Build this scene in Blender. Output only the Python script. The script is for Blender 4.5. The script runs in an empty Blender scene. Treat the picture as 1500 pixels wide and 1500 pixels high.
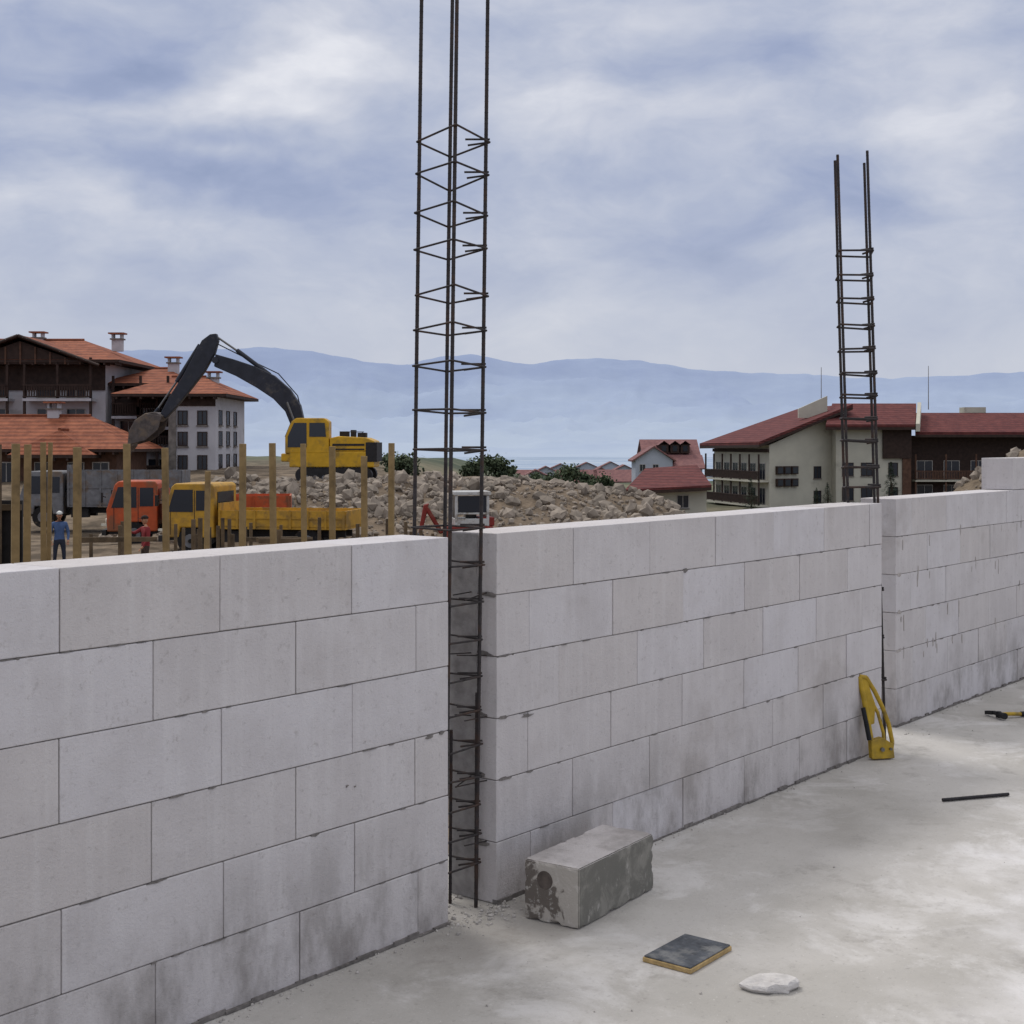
import bpy, bmesh, math, random
from mathutils import Vector, Matrix, noise as mnoise
random.seed(7)
scene=bpy.context.scene
R=random.random
def U(a,b): return a+(b-a)*random.random()
def lin(c):
    r=[]
    for v in c:
        v=v/255.0
        r.append(v/12.92 if v<=.04045 else ((v+.055)/1.055)**2.4)
    return (r[0],r[1],r[2],1)
def sm(t):
    t=max(0,min(1,t)); return t*t*(3-2*t)
def lerp(a,b,t): return a+(b-a)*t

# ------------------------------------------------------------------ materials
class NT:
    def __init__(s,m):
        m.use_nodes=True; s.t=m.node_tree; s.t.nodes.clear()
    def n(s,typ,ins=None,**kw):
        nd=s.t.nodes.new(typ)
        for k,v in kw.items(): setattr(nd,k,v)
        if ins:
            for k,v in ins.items():
                if hasattr(v,'is_output') : s.t.links.new(v,nd.inputs[k])
                else: nd.inputs[k].default_value=v
        return nd
    def math(s,op,a,b=0.0,c=None,clamp=False):
        ins={0:a,1:b}
        if c is not None: ins[2]=c
        return s.n('ShaderNodeMath',ins,operation=op,use_clamp=clamp).outputs[0]
    def mix(s,f,a,b,bt='MIX'):
        nd=s.n('ShaderNodeMix',data_type='RGBA',blend_type=bt)
        for i,v in ((0,f),(6,a),(7,b)):
            if hasattr(v,'is_output'): s.t.links.new(v,nd.inputs[i])
            else: nd.inputs[i].default_value=v
        return nd.outputs[2]
    def ramp(s,f,stops):
        nd=s.n('ShaderNodeValToRGB',{0:f}); e=nd.color_ramp.elements
        while len(e)<len(stops): e.new(.5)
        for i,(p,c) in enumerate(stops):
            e[i].position=p; e[i].color=c if len(c)==4 else (*c,1)
        return nd.outputs[0]
    def mr(s,v,a,b,c=0.0,d=1.0,it='SMOOTHSTEP'):
        nd=s.n('ShaderNodeMapRange',{0:v,1:a,2:b,3:c,4:d}); nd.interpolation_type=it
        return nd.outputs[0]
    def noise(s,vec,scale,detail=3,rough=.55,dist=0):
        return s.n('ShaderNodeTexNoise',{'Vector':vec,'Scale':scale,'Detail':detail,'Roughness':rough,'Distortion':dist}).outputs[0]
    def mapv(s,vec,sc,loc=(0,0,0)):
        return s.n('ShaderNodeMapping',{'Vector':vec,'Scale':sc,'Location':loc}).outputs[0]
    def out(s,col,rough=.8,metal=0,bump=None,bstr=.3,bdist=.01,spec=.3,emis=None,estr=0,coat=0):
        p=s.n('ShaderNodeBsdfPrincipled',{'Roughness':rough,'Metallic':metal,'Specular IOR Level':spec,'Coat Weight':coat})
        if hasattr(col,'is_output'): s.t.links.new(col,p.inputs['Base Color'])
        else: p.inputs['Base Color'].default_value=col
        if emis is not None:
            if hasattr(emis,'is_output'): s.t.links.new(emis,p.inputs['Emission Color'])
            else: p.inputs['Emission Color'].default_value=emis
            p.inputs['Emission Strength'].default_value=estr
        if bump is not None:
            b=s.n('ShaderNodeBump',{'Height':bump,'Strength':bstr,'Distance':bdist})
            s.t.links.new(b.outputs[0],p.inputs['Normal'])
        o=s.n('ShaderNodeOutputMaterial'); s.t.links.new(p.outputs[0],o.inputs[0])
MATS={}
def mat(name,col,rough=.75,ns=6,amt=.25,metal=0,bs=0.0,bd=.01,rnd=.35,dirt=0,dirtcol=(120,105,85),spec=.3,coat=0):
    if name in MATS: return MATS[name]
    m=bpy.data.materials.new(name); k=NT(m)
    co=k.n('ShaderNodeTexCoord').outputs['Object']
    nz=k.noise(co,ns,3)
    at=k.n('ShaderNodeAttribute',attribute_name='rnd').outputs['Fac']
    v=k.math('ADD',k.mr(nz,.3,.7,1-amt,1+amt,'LINEAR'),k.math('MULTIPLY',at,rnd))
    vc=k.n('ShaderNodeCombineColor',{0:v,1:v,2:v}).outputs[0]
    c=k.mix(1.0,lin(col),vc,'MULTIPLY')
    if dirt>0:
        dn=k.mr(k.noise(co,ns*.35,4,.7),.62-dirt*.35,.75-dirt*.2)
        c=k.mix(k.math('MULTIPLY',dn,.8),c,lin(dirtcol))
    k.out(c,rough,metal,k.noise(co,ns*4,2) if bs else None,bs,bd,spec,coat=coat)
    MATS[name]=m; return m

# ------------------------------------------------------------------ mesh builder
class MB:
    def __init__(s): s.v=[];s.f=[];s.m=[];s.r=[];s.sm=[]
    def add(s,vs,fs,m=0,rnd=0.0,smooth=False):
        o=len(s.v); s.v+= [tuple(v) for v in vs]
        for f in fs: s.f.append(tuple(i+o for i in f)); s.m.append(m); s.r.append(rnd); s.sm.append(smooth)
    def box(s,c,d,m=0,rot=None,rnd=0.0):
        hx,hy,hz=d[0]/2,d[1]/2,d[2]/2
        vs=[Vector((x*hx,y*hy,z*hz)) for x in(-1,1) for y in(-1,1) for z in(-1,1)]
        if rot is not None: vs=[rot@v for v in vs]
        c=Vector(c); vs=[v+c for v in vs]
        s.add(vs,[(0,1,3,2),(4,6,7,5),(0,4,5,1),(2,3,7,6),(0,2,6,4),(1,5,7,3)],m,rnd)
    def bb(s,x0,x1,y0,y1,z0,z1,m=0,rnd=0.0): s.box(((x0+x1)/2,(y0+y1)/2,(z0+z1)/2),(x1-x0,y1-y0,z1-z0),m,None,rnd)
    def cyl(s,a,b,r1,r2=None,m=0,n=8,rnd=0.0,caps=True):
        a=Vector(a);b=Vector(b); r2=r1 if r2 is None else r2
        q=(b-a).to_track_quat('Z','Y'); vs=[]
        for i in range(n):
            t=2*math.pi*i/n; p=Vector((math.cos(t),math.sin(t),0))
            vs.append(a+q@(p*r1)); vs.append(b+q@(p*r2))
        fs=[(2*i,2*((i+1)%n),2*((i+1)%n)+1,2*i+1) for i in range(n)]
        s.add(vs,fs,m,rnd,True)
        if caps:
            s.add(vs,[tuple(2*i for i in range(n))[::-1],tuple(2*i+1 for i in range(n))],m,rnd)
    def tube(s,pts,r,m=0,n=8,rnd=0.0):
        for a,b in zip(pts[:-1],pts[1:]): s.cyl(a,b,r,r,m,n,rnd)
    def prism(s,pts,vec,m=0,rnd=0.0):
        n=len(pts); v=Vector(vec); a=[Vector(p) for p in pts]; vs=a+[p+v for p in a]
        s.add(vs,[tuple(range(n))[::-1],tuple(range(n,2*n))]+[(i,(i+1)%n,(i+1)%n+n,i+n) for i in range(n)],m,rnd)
    def fb(s,P,u,nr,u0,u1,z0,z1,d0,d1,m=0,rnd=0.0):
        P=Vector(P);u=Vector(u);nr=Vector(nr);Z=Vector((0,0,1))
        b=[P+u*a+Z*z+nr*d0 for a,z in((u0,z0),(u1,z0),(u1,z1),(u0,z1))]
        s.prism(b,nr*(d1-d0),m,rnd)
    def ico(s,c,rad,m=0,rnd=0.0,sub=1,jit=.25,smooth=False,sc=(1,1,1)):
        vs,fs=ICO[sub]; rot=Matrix.Rotation(U(0,6.3),3,Vector((U(-1,1),U(-1,1),U(-1,1))).normalized())
        c=Vector(c)
        out=[]
        for v in vs:
            p=v*rad*(1+U(-jit,jit)); p=Vector((p.x*sc[0],p.y*sc[1],p.z*sc[2])); out.append(c+rot@p)
        s.add(out,fs,m,rnd,smooth)
    def obj(s,name,mats,parent=None,mw=None,bevel=0,seg=1,recalc=True):
        me=bpy.data.meshes.new(name); me.from_pydata(s.v,[],s.f)
        for m in mats: me.materials.append(m)
        me.polygons.foreach_set('material_index',s.m)
        me.polygons.foreach_set('use_smooth',s.sm)
        at=me.attributes.new('rnd','FLOAT','FACE'); at.data.foreach_set('value',s.r)
        if recalc:
            bm=bmesh.new(); bm.from_mesh(me); bmesh.ops.recalc_face_normals(bm,faces=bm.faces); bm.to_mesh(me); bm.free()
        me.update()
        o=bpy.data.objects.new(name,me); scene.collection.objects.link(o)
        if parent: o.parent=parent
        if mw is not None: o.matrix_world=mw
        if bevel:
            b=o.modifiers.new('b','BEVEL'); b.width=bevel; b.segments=seg; b.limit_method='ANGLE'
        return o
ICO={}
for sub in (1,2):
    bm=bmesh.new(); bmesh.ops.create_icosphere(bm,subdivisions=sub,radius=1)
    ICO[sub]=([v.co.copy() for v in bm.verts],[tuple(v.index for v in f.verts) for f in bm.faces]); bm.free()
def empty(name,loc=(0,0,0),rz=0):
    e=bpy.data.objects.new(name,None); scene.collection.objects.link(e)
    e.location=loc; e.rotation_euler=(0,0,rz); e.empty_display_size=.1
    return e
def fbm(x,y,z=0,o=5):
    return mnoise.fractal(Vector((x,y,z)),1.0,2.0,o)

# ------------------------------------------------------------------ camera
EYE=1.86; F=2060.0
cam=bpy.data.cameras.new('camera'); co=bpy.data.objects.new('camera',cam); scene.collection.objects.link(co)
co.location=(0,0,EYE); co.rotation_euler=(math.radians(90),0,0)
cam.sensor_width=36; cam.lens=F/1500*36; cam.shift_y=-100/1500; cam.clip_end=60000; cam.clip_start=.05
scene.camera=co
scene.view_settings.view_transform='Standard'; scene.view_settings.look='None'; scene.view_settings.exposure=0
def SV(px,py,Y): return Vector(((px-750)/F*Y,Y,EYE-(py-650)/F*Y))
def SX(px,Y): return (px-750)/F*Y
def SZ(py,Y): return EYE-(py-650)/F*Y

# ------------------------------------------------------------------ world
w=bpy.data.worlds.new('World'); scene.world=w; w.use_nodes=True
k=NT.__new__(NT); k.t=w.node_tree; k.t.nodes.clear()
L=Vector((-.42,.50,.95)).normalized()
sky=k.n('ShaderNodeTexSky',sky_type='NISHITA'); sky.sun_disc=False
sky.sun_elevation=math.asin(L.z); sky.sun_rotation=math.atan2(L.x,L.y)
gen=k.n('ShaderNodeTexCoord').outputs['Generated']
sp=k.n('ShaderNodeSeparateXYZ',{0:gen}); z=sp.outputs[2]
mp=k.mapv(gen,(1.0,1.0,2.0))
warp=k.n('ShaderNodeTexNoise',{'Vector':mp,'Scale':5.0,'Detail':4.0})
wv=k.n('ShaderNodeVectorMath',{0:warp.outputs[1],1:(.5,.5,.5)},operation='SUBTRACT').outputs[0]
wv=k.n('ShaderNodeVectorMath',{0:wv,3:.15},operation='SCALE').outputs[0]
mp2=k.n('ShaderNodeVectorMath',{0:mp,1:wv},operation='ADD').outputs[0]
n1=k.noise(mp2,4.6,6,.52); n2=k.noise(k.mapv(mp2,(1,1,1.1),(3.1,1.7,.4)),11,5,.6)
f=k.math('ADD',k.math('MULTIPLY',n1,.66),k.math('MULTIPLY',n2,.34))
wsm=k.n('ShaderNodeVectorMath',{0:wv,3:1.3},operation='SCALE').outputs[0]
gg=k.n('ShaderNodeVectorMath',{0:gen,1:wsm},operation='ADD').outputs[0]
def blob(px,py,sx,sy,amp):
    global f
    c=Vector((px-750,F,650-py)).normalized()
    dd=k.n('ShaderNodeVectorMath',{0:gg,1:tuple(c)},operation='SUBTRACT').outputs[0]
    dd=k.n('ShaderNodeVectorMath',{0:dd,1:(F/sx,1.5,F/sy)},operation='MULTIPLY').outputs[0]
    ln=k.n('ShaderNodeVectorMath',{0:dd},operation='LENGTH').outputs[1]
    f=k.math('ADD',f,k.mr(ln,1.0,0.0,0.0,amp))
blob(400,125,340,110,.34); blob(1440,210,150,160,.17); blob(110,335,340,90,.16)
blob(1090,110,460,110,-.12); blob(80,60,260,70,-.08); blob(1080,350,540,70,-.07)
blob(700,275,460,70,-.05); blob(200,235,300,45,-.06)
cl=k.ramp(f,[(.28,lin((138,152,185))),(.42,lin((160,171,200))),(.52,lin((180,188,209))),(.64,lin((204,208,221))),(.84,lin((243,243,247)))])
hz=k.mr(z,0.0,.19,1,0)
cl=k.mix(k.math('MULTIPLY',hz,.80),cl,lin((203,207,218)))
up=k.mr(z,.30,.9,0.0,1.0)
cl=k.mix(up,cl,(1.02,1.01,1.03,1))
b1=k.n('ShaderNodeBackground',{0:sky.outputs[0],1:.10}); b2=k.n('ShaderNodeBackground',{0:cl,1:1.0})
ms=k.n('ShaderNodeMixShader',{0:.96,1:b1.outputs[0],2:b2.outputs[0]})
wo=k.n('ShaderNodeOutputWorld'); k.t.links.new(ms.outputs[0],wo.inputs[0])
sl=bpy.data.lights.new('sun','SUN'); sl.energy=1.45; sl.angle=math.radians(18); sl.color=(1,.97,.93)
so=bpy.data.objects.new('sun',sl); scene.collection.objects.link(so)
so.rotation_euler=L.to_track_quat('Z','Y').to_euler(); so.location=(0,0,30)

# ------------------------------------------------------------------ wall frame
TH=math.radians(51.3); O=Vector((-.0633,5.67,0))
WM=Matrix.Translation(O)@Matrix.Rotation(TH,4,'Z')
def WP(s,t,z): return WM@Vector((s,t,z))

m=bpy.data.materials.new('aerated_concrete'); k=NT(m)
ob=k.n('ShaderNodeTexCoord').outputs['Object']
at=k.n('ShaderNodeAttribute',attribute_name='rnd').outputs['Fac']
off=k.n('ShaderNodeCombineXYZ',{0:k.math('MULTIPLY',at,37.0),1:k.math('MULTIPLY',at,11.0),2:k.math('MULTIPLY',at,23.0)}).outputs[0]
ob2=k.n('ShaderNodeVectorMath',{0:ob,1:off},operation='ADD').outputs[0]
c=k.mix(at,lin((203,197,194)),lin((209,205,206)))
big=k.mr(k.noise(ob2,3.2,4,.65),.35,.68)
c=k.mix(k.math('MULTIPLY',big,.36),c,lin((180,174,172)))
st=k.mr(k.noise(k.mapv(ob2,(26,26,1.2)),1.0,2,.6),.45,.75)
c=k.mix(k.math('MULTIPLY',st,.20),c,lin((226,223,221)))
sp_=k.mr(k.noise(ob2,34,4,.75),.56,.72)
c=k.mix(k.math('MULTIPLY',sp_,.42),c,lin((156,150,146)))
sp2=k.mr(k.noise(ob,11,5,.75),.66,.72)
c=k.mix(k.math('MULTIPLY',sp2,.5),c,lin((132,125,119)))
gr=k.mr(k.noise(ob,1.1,5,.68),.54,.72)
c=k.mix(k.math('MULTIPLY',gr,.5),c,lin((164,156,150)))
zz_=k.n('ShaderNodeSeparateXYZ',{0:ob}).outputs[2]
low=k.math('MULTIPLY',k.mr(zz_,.65,.0),k.mr(k.noise(k.mapv(ob,(2.8,2.8,1.4)),1.0,5,.72),.42,.66))
c=k.mix(k.math('MULTIPLY',low,.7),c,lin((128,122,117)))
k.out(c,.95,0,k.noise(ob2,90,4,.75),.6,.007,.12); AAC=m
MORT=mat('mortar',(150,146,140),.95,40,.3,bs=.5,bd=.006,rnd=.3)
DARKJ=mat('joint_mortar',(122,117,113),.95,40,.3,rnd=.3)

def block(mb,s0,s1,t0,t1,z0,z1):
    g=.0016; j=lambda a:U(-a,a)
    r=R()
    c=((s0+s1)/2,(t0+t1)/2+j(.0022),(z0+z1)/2)
    rot=Matrix.Rotation(j(.003),3,'Z')@Matrix.Rotation(j(.003),3,'X')
    mb.box(c,(s1-s0-2*g-U(0,.001),t1-t0,z1-z0-2*g-U(0,.001)),0,rot,r)
def wall(name,s0,s1,t0,offs,seed,extra=None):
    random.seed(seed); mb=MB(); T=.25; H=.25
    rows=[(i,5-i) for i in range(6)]
    for i,rw in rows:
        z0=rw*H; z1=z0+H
        js=[s0]
        x=offs[i]
        while x<s1-.08:
            if x>s0+.08: js.append(x+U(-.006,.006))
            x+=.6
        js.append(s1)
        for a,b in zip(js[:-1],js[1:]):
            block(mb,a,b,t0,t0+T,z0,z1)
    if extra:
        x=extra
        while x<s1-.1:
            block(mb,x,min(x+.6,s1),t0,t0+T,1.5,1.75); x+=.6
    e=empty(name); e.matrix_world=WM
    o=mb.obj('blocks',[AAC],bevel=.003,seg=2); o.parent=e
    mb=MB(); mb.bb(s0+.005,s1-.005,t0+.005,t0+T-.005,0.002,1.492)
    for i,rw in rows:
        z0=rw*H
        x=s0+.02
        while x<s1-.03:
            if R()<.24:
                ww=U(.01,.08); hh=U(.0015,.005)*(2.2 if R()<.07 else 1)
                pts=[(x,t0-.0015,z0-hh*U(.3,1)),(x+ww*.5,t0-.003,z0-hh*U(.3,1.6)),(x+ww,t0-.0015,z0-hh*.2),(x+ww*.7,t0-.002,z0+hh*U(.3,1)),(x+ww*.2,t0-.0025,z0+hh*U(.2,.8))]
                mb.prism(pts,(0,.005,0),0,U(-.3,.5))
            x+=U(.03,.16)
    x=s0
    while x<s1:
        l=U(.05,.12); mb.bb(x,min(x+l,s1),t0-U(.002,.014),t0+.02,0.0015,U(.006,.022),0,U(-.6,.1)); x+=l*.96
    o=mb.obj('mortar_joints',[DARKJ,MORT]); o.parent=e
    return e
w1=wall('block_wall',-5.0,-.29,0,[-.29-.52-4.2,-.29-.19-4.2,-.29-.52-4.2,-.29-.19-4.2,-.29-.51-4.2,-.29-.18-4.2],3)
w2=wall('block_wall',0,3.70,0,[.525,.224,.42,.21,.52,.22],5)
w3=wall('block_wall',4.377,9.6,.204,[4.377+.26,4.377+.52,4.377+.25,4.377+.5,4.377+.28,4.377+.52],9,extra=6.6)
random.seed(21)
def smears(e,name,lst,mats):
    mb=MB()
    for (s,t,z,ws,hz,face) in lst:
        n=9; pts=[]
        for i in range(n):
            a=2*math.pi*i/n; rr=U(.35,1.1)
            if face=='f': pts.append((s+ws*rr*math.cos(a),t-.0025,z+hz*rr*math.sin(a)))
            else: pts.append((s-.0025,t+ws*rr*math.cos(a),z+hz*rr*math.sin(a)))
        mb.prism(pts,(0,.004,0) if face=='f' else (.004,0,0),0,U(-.2,.3))
    o=mb.obj(name,mats); o.parent=e
ls=[(-.40,0,.745,.03,.010,'f'),(-.55,0,.50,.02,.005,'f'),(-.84,0,.64,.008,.006,'f'),(-.80,0,.63,.006,.004,'f')]
smears(w1,'mortar_smears',ls,[DARKJ])
ls=[(.05,0,z,.05,.008,'f') for z in (.5,.75,1.0)]+[(0,U(.03,.09),z+U(-.02,.02),.05,.012,'e') for z in (.25,.5,.75,1.0,1.25)]+[(.2,0,.735,.05,.008,'f')]
smears(w2,'mortar_smears',ls,[DARKJ])
random.seed(22)
LJ=mat('thin_mortar_smear',(172,165,160),.95,40,.2,rnd=.2)
ls=[(4.377+U(.0,2.6),.204,random.choice((.5,.75,1.0,1.25))-U(.0,.07),U(.004,.010),U(.03,.07),'f') for i in range(34)]
smears(w3,'mortar_smears',ls,[LJ])
ls=[(4.377+.05,.204,z,.04,.016,'f') for z in(.5,.75,1)]
smears(w3,'mortar_smears',ls,[LJ])
mb=MB(); ny,nz_=10,70; vs=[];fs=[]
for j in range(nz_):
    for i in range(ny):
        t=.10+.149*i/(ny-1); zv=.004+1.488*j/(nz_-1)
        vs.append((-.004-.006*abs(fbm(t*30,zv*14,3)),t+(U(-.012,.006) if i==0 else 0),zv))
for j in range(nz_-1):
    for i in range(ny-1): a=j*ny+i; fs.append((a,a+1,a+1+ny,a+ny))
mb.add(vs,fs,0,0,True); o=mb.obj('end_grey_sheet',[mat('rear_end_grey',(150,146,143),.95,18,.22,bs=.5,bd=.005)],recalc=False); o.parent=w2  # thin rough grey sheet, makes the rear part of the wall end darker

# ------------------------------------------------------------------ concrete floor slab
m=bpy.data.materials.new('concrete_floor'); k=NT(m)
ob=k.n('ShaderNodeTexCoord').outputs['Object']
c=k.mix(k.mr(k.noise(ob,.9,5,.62),.35,.65),lin((172,168,161)),lin((192,188,182)))
c=k.mix(k.math('MULTIPLY',k.mr(k.noise(k.mapv(ob,(1,1,1),(4.3,2.2,0)),1.7,6,.7,.4),.50,.66),.55),c,lin((218,215,212)))
c=k.mix(k.math('MULTIPLY',k.mr(k.noise(k.mapv(ob,(1,1,1),(9,7,0)),2.6,6,.72),.54,.70),.5),c,lin((138,133,126)))
c=k.mix(k.math('MULTIPLY',k.mr(k.noise(ob,38,4,.75),.56,.75),.5),c,lin((124,119,113)))
c=k.mix(k.math('MULTIPLY',k.mr(k.noise(k.mapv(ob,(1,1,1),(2,3,1)),70,3,.75),.62,.75),.6),c,lin((230,227,224)))
wz=k.n('ShaderNodeTexNoise',{'Vector':ob,'Scale':1.6,'Detail':6.0,'Roughness':.65})
wz2=k.n('ShaderNodeVectorMath',{0:wz.outputs[1],3:1.6},operation='SCALE').outputs[0]
def patch(s,t,ax,ay,lo,amp,col):
    global c
    dp=k.n('ShaderNodeVectorMath',{0:ob,1:(s-.8,t-.8,-.8)},operation='SUBTRACT').outputs[0]
    dp=k.n('ShaderNodeVectorMath',{0:dp,1:wz2},operation='SUBTRACT').outputs[0]
    ln=k.n('ShaderNodeVectorMath',{0:k.n('ShaderNodeVectorMath',{0:dp,1:(ax,ay,.2)},operation='MULTIPLY').outputs[0]},operation='LENGTH').outputs[1]
    c=k.mix(k.mr(ln,1.2,lo,0,amp),c,lin(col))
patch(2.3,-2.3,.55,1.1,.1,.9,(240,238,240)); patch(1.0,-2.4,.8,1.4,.2,.7,(230,227,226)); patch(.9,-3.1,.8,1.4,.2,.5,(220,217,215))
patch(-.2,-.25,1.6,2.6,.2,.45,(126,120,113)); patch(1.9,-.5,1.2,2.2,.2,.3,(140,135,128))
k.out(c,.9,0,k.noise(ob,14,5,.75),.35,.02,.2); FLOOR=m
mb=MB(); mb.bb(-9,15,-14,.62,-.28,0)
o=mb.obj('concrete_floor',[FLOOR]); o.matrix_world=WM

random.seed(4); mb=MB()
def deb(s,t,rmax): 
    r=U(.02,1)**3*rmax+.0012
    mb.ico((s,t,r*.4),r,0,U(-.3,.3),1,.3)
for i in range(220): deb(U(-2,0.0),-abs(random.gauss(0,.04))-.005,.006)
for i in range(240): deb(random.gauss(-.12,.12),-abs(random.gauss(0,.07)),.008)
for i in range(80): deb(U(-.28,-.01),U(0,.25),.009)
for i in range(180): deb(U(0,3.7),-abs(random.gauss(0,.03))-.005,.005)
for i in range(60): deb(U(3.6,4.5),random.gauss(.05,.08),.006)
for i in range(120): deb(U(4.4,8),.2-abs(random.gauss(0,.04))-.005,.006)
for i in range(140): deb(U(-1.5,5),U(-3.6,-.1),.004)
o=mb.obj('mortar_debris',[mat('debris',(178,173,167),.95,30,.15)]); o.matrix_world=WM

# ------------------------------------------------------------------ rebar cages
REB=mat('rusty_steel',(60,56,56),.7,30,.3,metal=.3,dirt=.4,dirtcol=(80,62,52))
def bar(mb,a,b,r,bow=(0,0)):
    a=Vector(a);b=Vector(b);n=10;pts=[]
    for i in range(n+1):
        t=i/n; p=a.lerp(b,t); q=math.sin(t*math.pi)
        pts.append(p+Vector((bow[0]*q,bow[1]*q,0)))
    mb.tube(pts,r,0,8)
    ln=(b-a).length; m=int(ln/.022)
    for i in range(m):
        t=(i+.5)/m; p=a.lerp(b,t); q=math.sin(t*math.pi); p=p+Vector((bow[0]*q,bow[1]*q,0)); dz=(b-a).normalized()*.0016
        mb.cyl(p-dz,p+dz,r*1.06,r*1.06,0,6,caps=False)
def cage(name,F0,ax,ay,c,zt,lean,stz,r,rs,tilt,tops=None):
    mb=MB(); F0=Vector(F0); ax=Vector(ax).normalized(); ay=Vector(ay).normalized(); lean=Vector(lean)
    cs=[F0,F0+ax*c,F0+(ax+ay)*c,F0+ay*c]
    for i,p in enumerate(cs):
        zz=zt+(tops[i] if tops else 0)
        bar(mb,p,p+lean*zz+Vector((0,0,zz)),r,(U(-.004,.004),U(-.004,.004)))
    for zv in stz:
        pts=[]; tl=tilt(zv); jx=U(-.004,.004)
        e=r+rs*.6
        for (a,b) in ((-e,-e),(c+e,-e),(c+e,c+e),(-e,c+e)):
            dz=-tl*((a+b)/(2*c))+U(-.006,.006)
            pts.append(F0+ax*a+ay*b+Vector((jx,0,zv+dz))+lean*zv)
        pts.append(pts[0]); mb.tube(pts,rs,0,7)
        h=pts[1]; q=(ay*.07-ax*.055)
        mb.cyl(h,h+q+Vector((0,0,-.012)),rs,rs,0,7); mb.cyl(h+Vector((0,0,.012)),h+q+Vector((-.01,0,.012)),rs,rs,0,7)
    return mb
d=Vector((math.cos(TH),math.sin(TH),0)); n_=Vector((-math.sin(TH),math.cos(TH),0))
random.seed(12)
F0=Vector((-.262,5.50,0))
ys=[185,237,297,350,420,473,530,599,658,775,830,887,943,1000,1050,1103,1148,1190,1236,1280]
stz=[SZ(y,5.50) for y in ys]
mb=cage('x',F0,d,n_,.187,3.95,(.013,0,0),stz,.0076,.0043,lambda z:max(0,(z-1.7))*.045)
for (s,t) in ((-.075,.045),(-.10,.16)):
    p=WP(s,t,0); bar(mb,p,p+Vector((.004,.01,.86 if t<.1 else .7)),.007)
for z_ in (.25,.5,.75,1.0,1.25):
    for t in (.05,.13):
        a=WP(.0,t,z_+U(-.01,.01)); b=WP(-U(.08,.2),t+U(-.03,.03),z_+U(-.03,.02)); mb.cyl(a,b,.0028,.0028,0,6)
mb.obj('rebar_cage',[REB])
random.seed(5)
c0=SV(1246,735,8.72); c0.z=0; c0.x+=.02
v=Vector((c0.x,c0.y,0)).normalized(); px_=Vector((v.y,-v.x,0))
ax=(px_*1+v*.10).normalized(); ay=Vector((-ax.y,ax.x,0))
ys2=[370,405,440,477,512,547,580,612,645,683,712,745,800,860,930,990]
mb=cage('y',c0-ay*.09,ax,ay,.178,SZ(230,8.7),(-.030,0,0),[SZ(y,8.7) for y in ys2],.0088,.0064,lambda z:.01,tops=[0,.02,-.02,.0])
mb.obj('rebar_cage',[REB])

# ------------------------------------------------------------------ loose block on floor
m=bpy.data.materials.new('stained_block_side'); k=NT(m)
ob=k.n('ShaderNodeTexCoord').outputs['Object']
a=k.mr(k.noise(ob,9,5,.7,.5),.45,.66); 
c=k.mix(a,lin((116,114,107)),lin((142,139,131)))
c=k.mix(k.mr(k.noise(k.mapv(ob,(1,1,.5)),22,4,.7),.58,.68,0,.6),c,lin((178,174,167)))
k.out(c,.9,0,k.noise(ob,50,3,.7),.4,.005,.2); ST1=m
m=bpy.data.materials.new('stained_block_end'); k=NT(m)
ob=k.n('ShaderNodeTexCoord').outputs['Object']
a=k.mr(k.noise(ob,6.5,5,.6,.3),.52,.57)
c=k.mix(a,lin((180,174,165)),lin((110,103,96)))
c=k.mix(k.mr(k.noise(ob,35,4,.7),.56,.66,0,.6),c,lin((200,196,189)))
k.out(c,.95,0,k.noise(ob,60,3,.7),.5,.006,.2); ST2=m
e=empty('aerated_concrete_block',(.256,5.374,0),math.atan2(.83,.56))
bm=bmesh.new(); bmesh.ops.create_cube(bm,size=1); 
for v_ in bm.verts: v_.co=Vector(((v_.co.x+.5)*.6,(v_.co.y+.5)*.25,(v_.co.z+.5)*.232+.002))
bmesh.ops.bevel(bm,geom=list(bm.edges),offset=.004,segments=2,affect='EDGES')
bmesh.ops.subdivide_edges(bm,edges=[e_ for e_ in bm.edges if e_.calc_length()>.1],cuts=24,use_grid_fill=True)
for v_ in bm.verts:
    p=v_.co; nz=fbm(p.x*14,p.y*14,p.z*14)
    ed=sum(1 for q in (p.x<.008 or p.x>.592,p.y<.008 or p.y>.242,p.z>.226 or p.z<.01) if q)
    v_.co+= (Vector((.3,.125,.117))-p).normalized()*max(0,nz)*(.018 if ed>=2 else .0015)
me=bpy.data.meshes.new('block_body'); 
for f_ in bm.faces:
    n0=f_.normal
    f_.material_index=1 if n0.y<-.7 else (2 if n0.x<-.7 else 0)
bm.to_mesh(me); bm.free()
for m_ in (AAC,ST1,ST2): me.materials.append(m_)
o=bpy.data.objects.new('block_body',me); scene.collection.objects.link(o); o.parent=e
mb=MB()
mb.cyl((-.0015,.125+.03,.165),(.004,.155,.165),.036,.036,0,18)
o=mb.obj('grip_hole_stain',[mat('dark_stain',(92,84,78),.95,30,.3)]); o.parent=e

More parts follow.
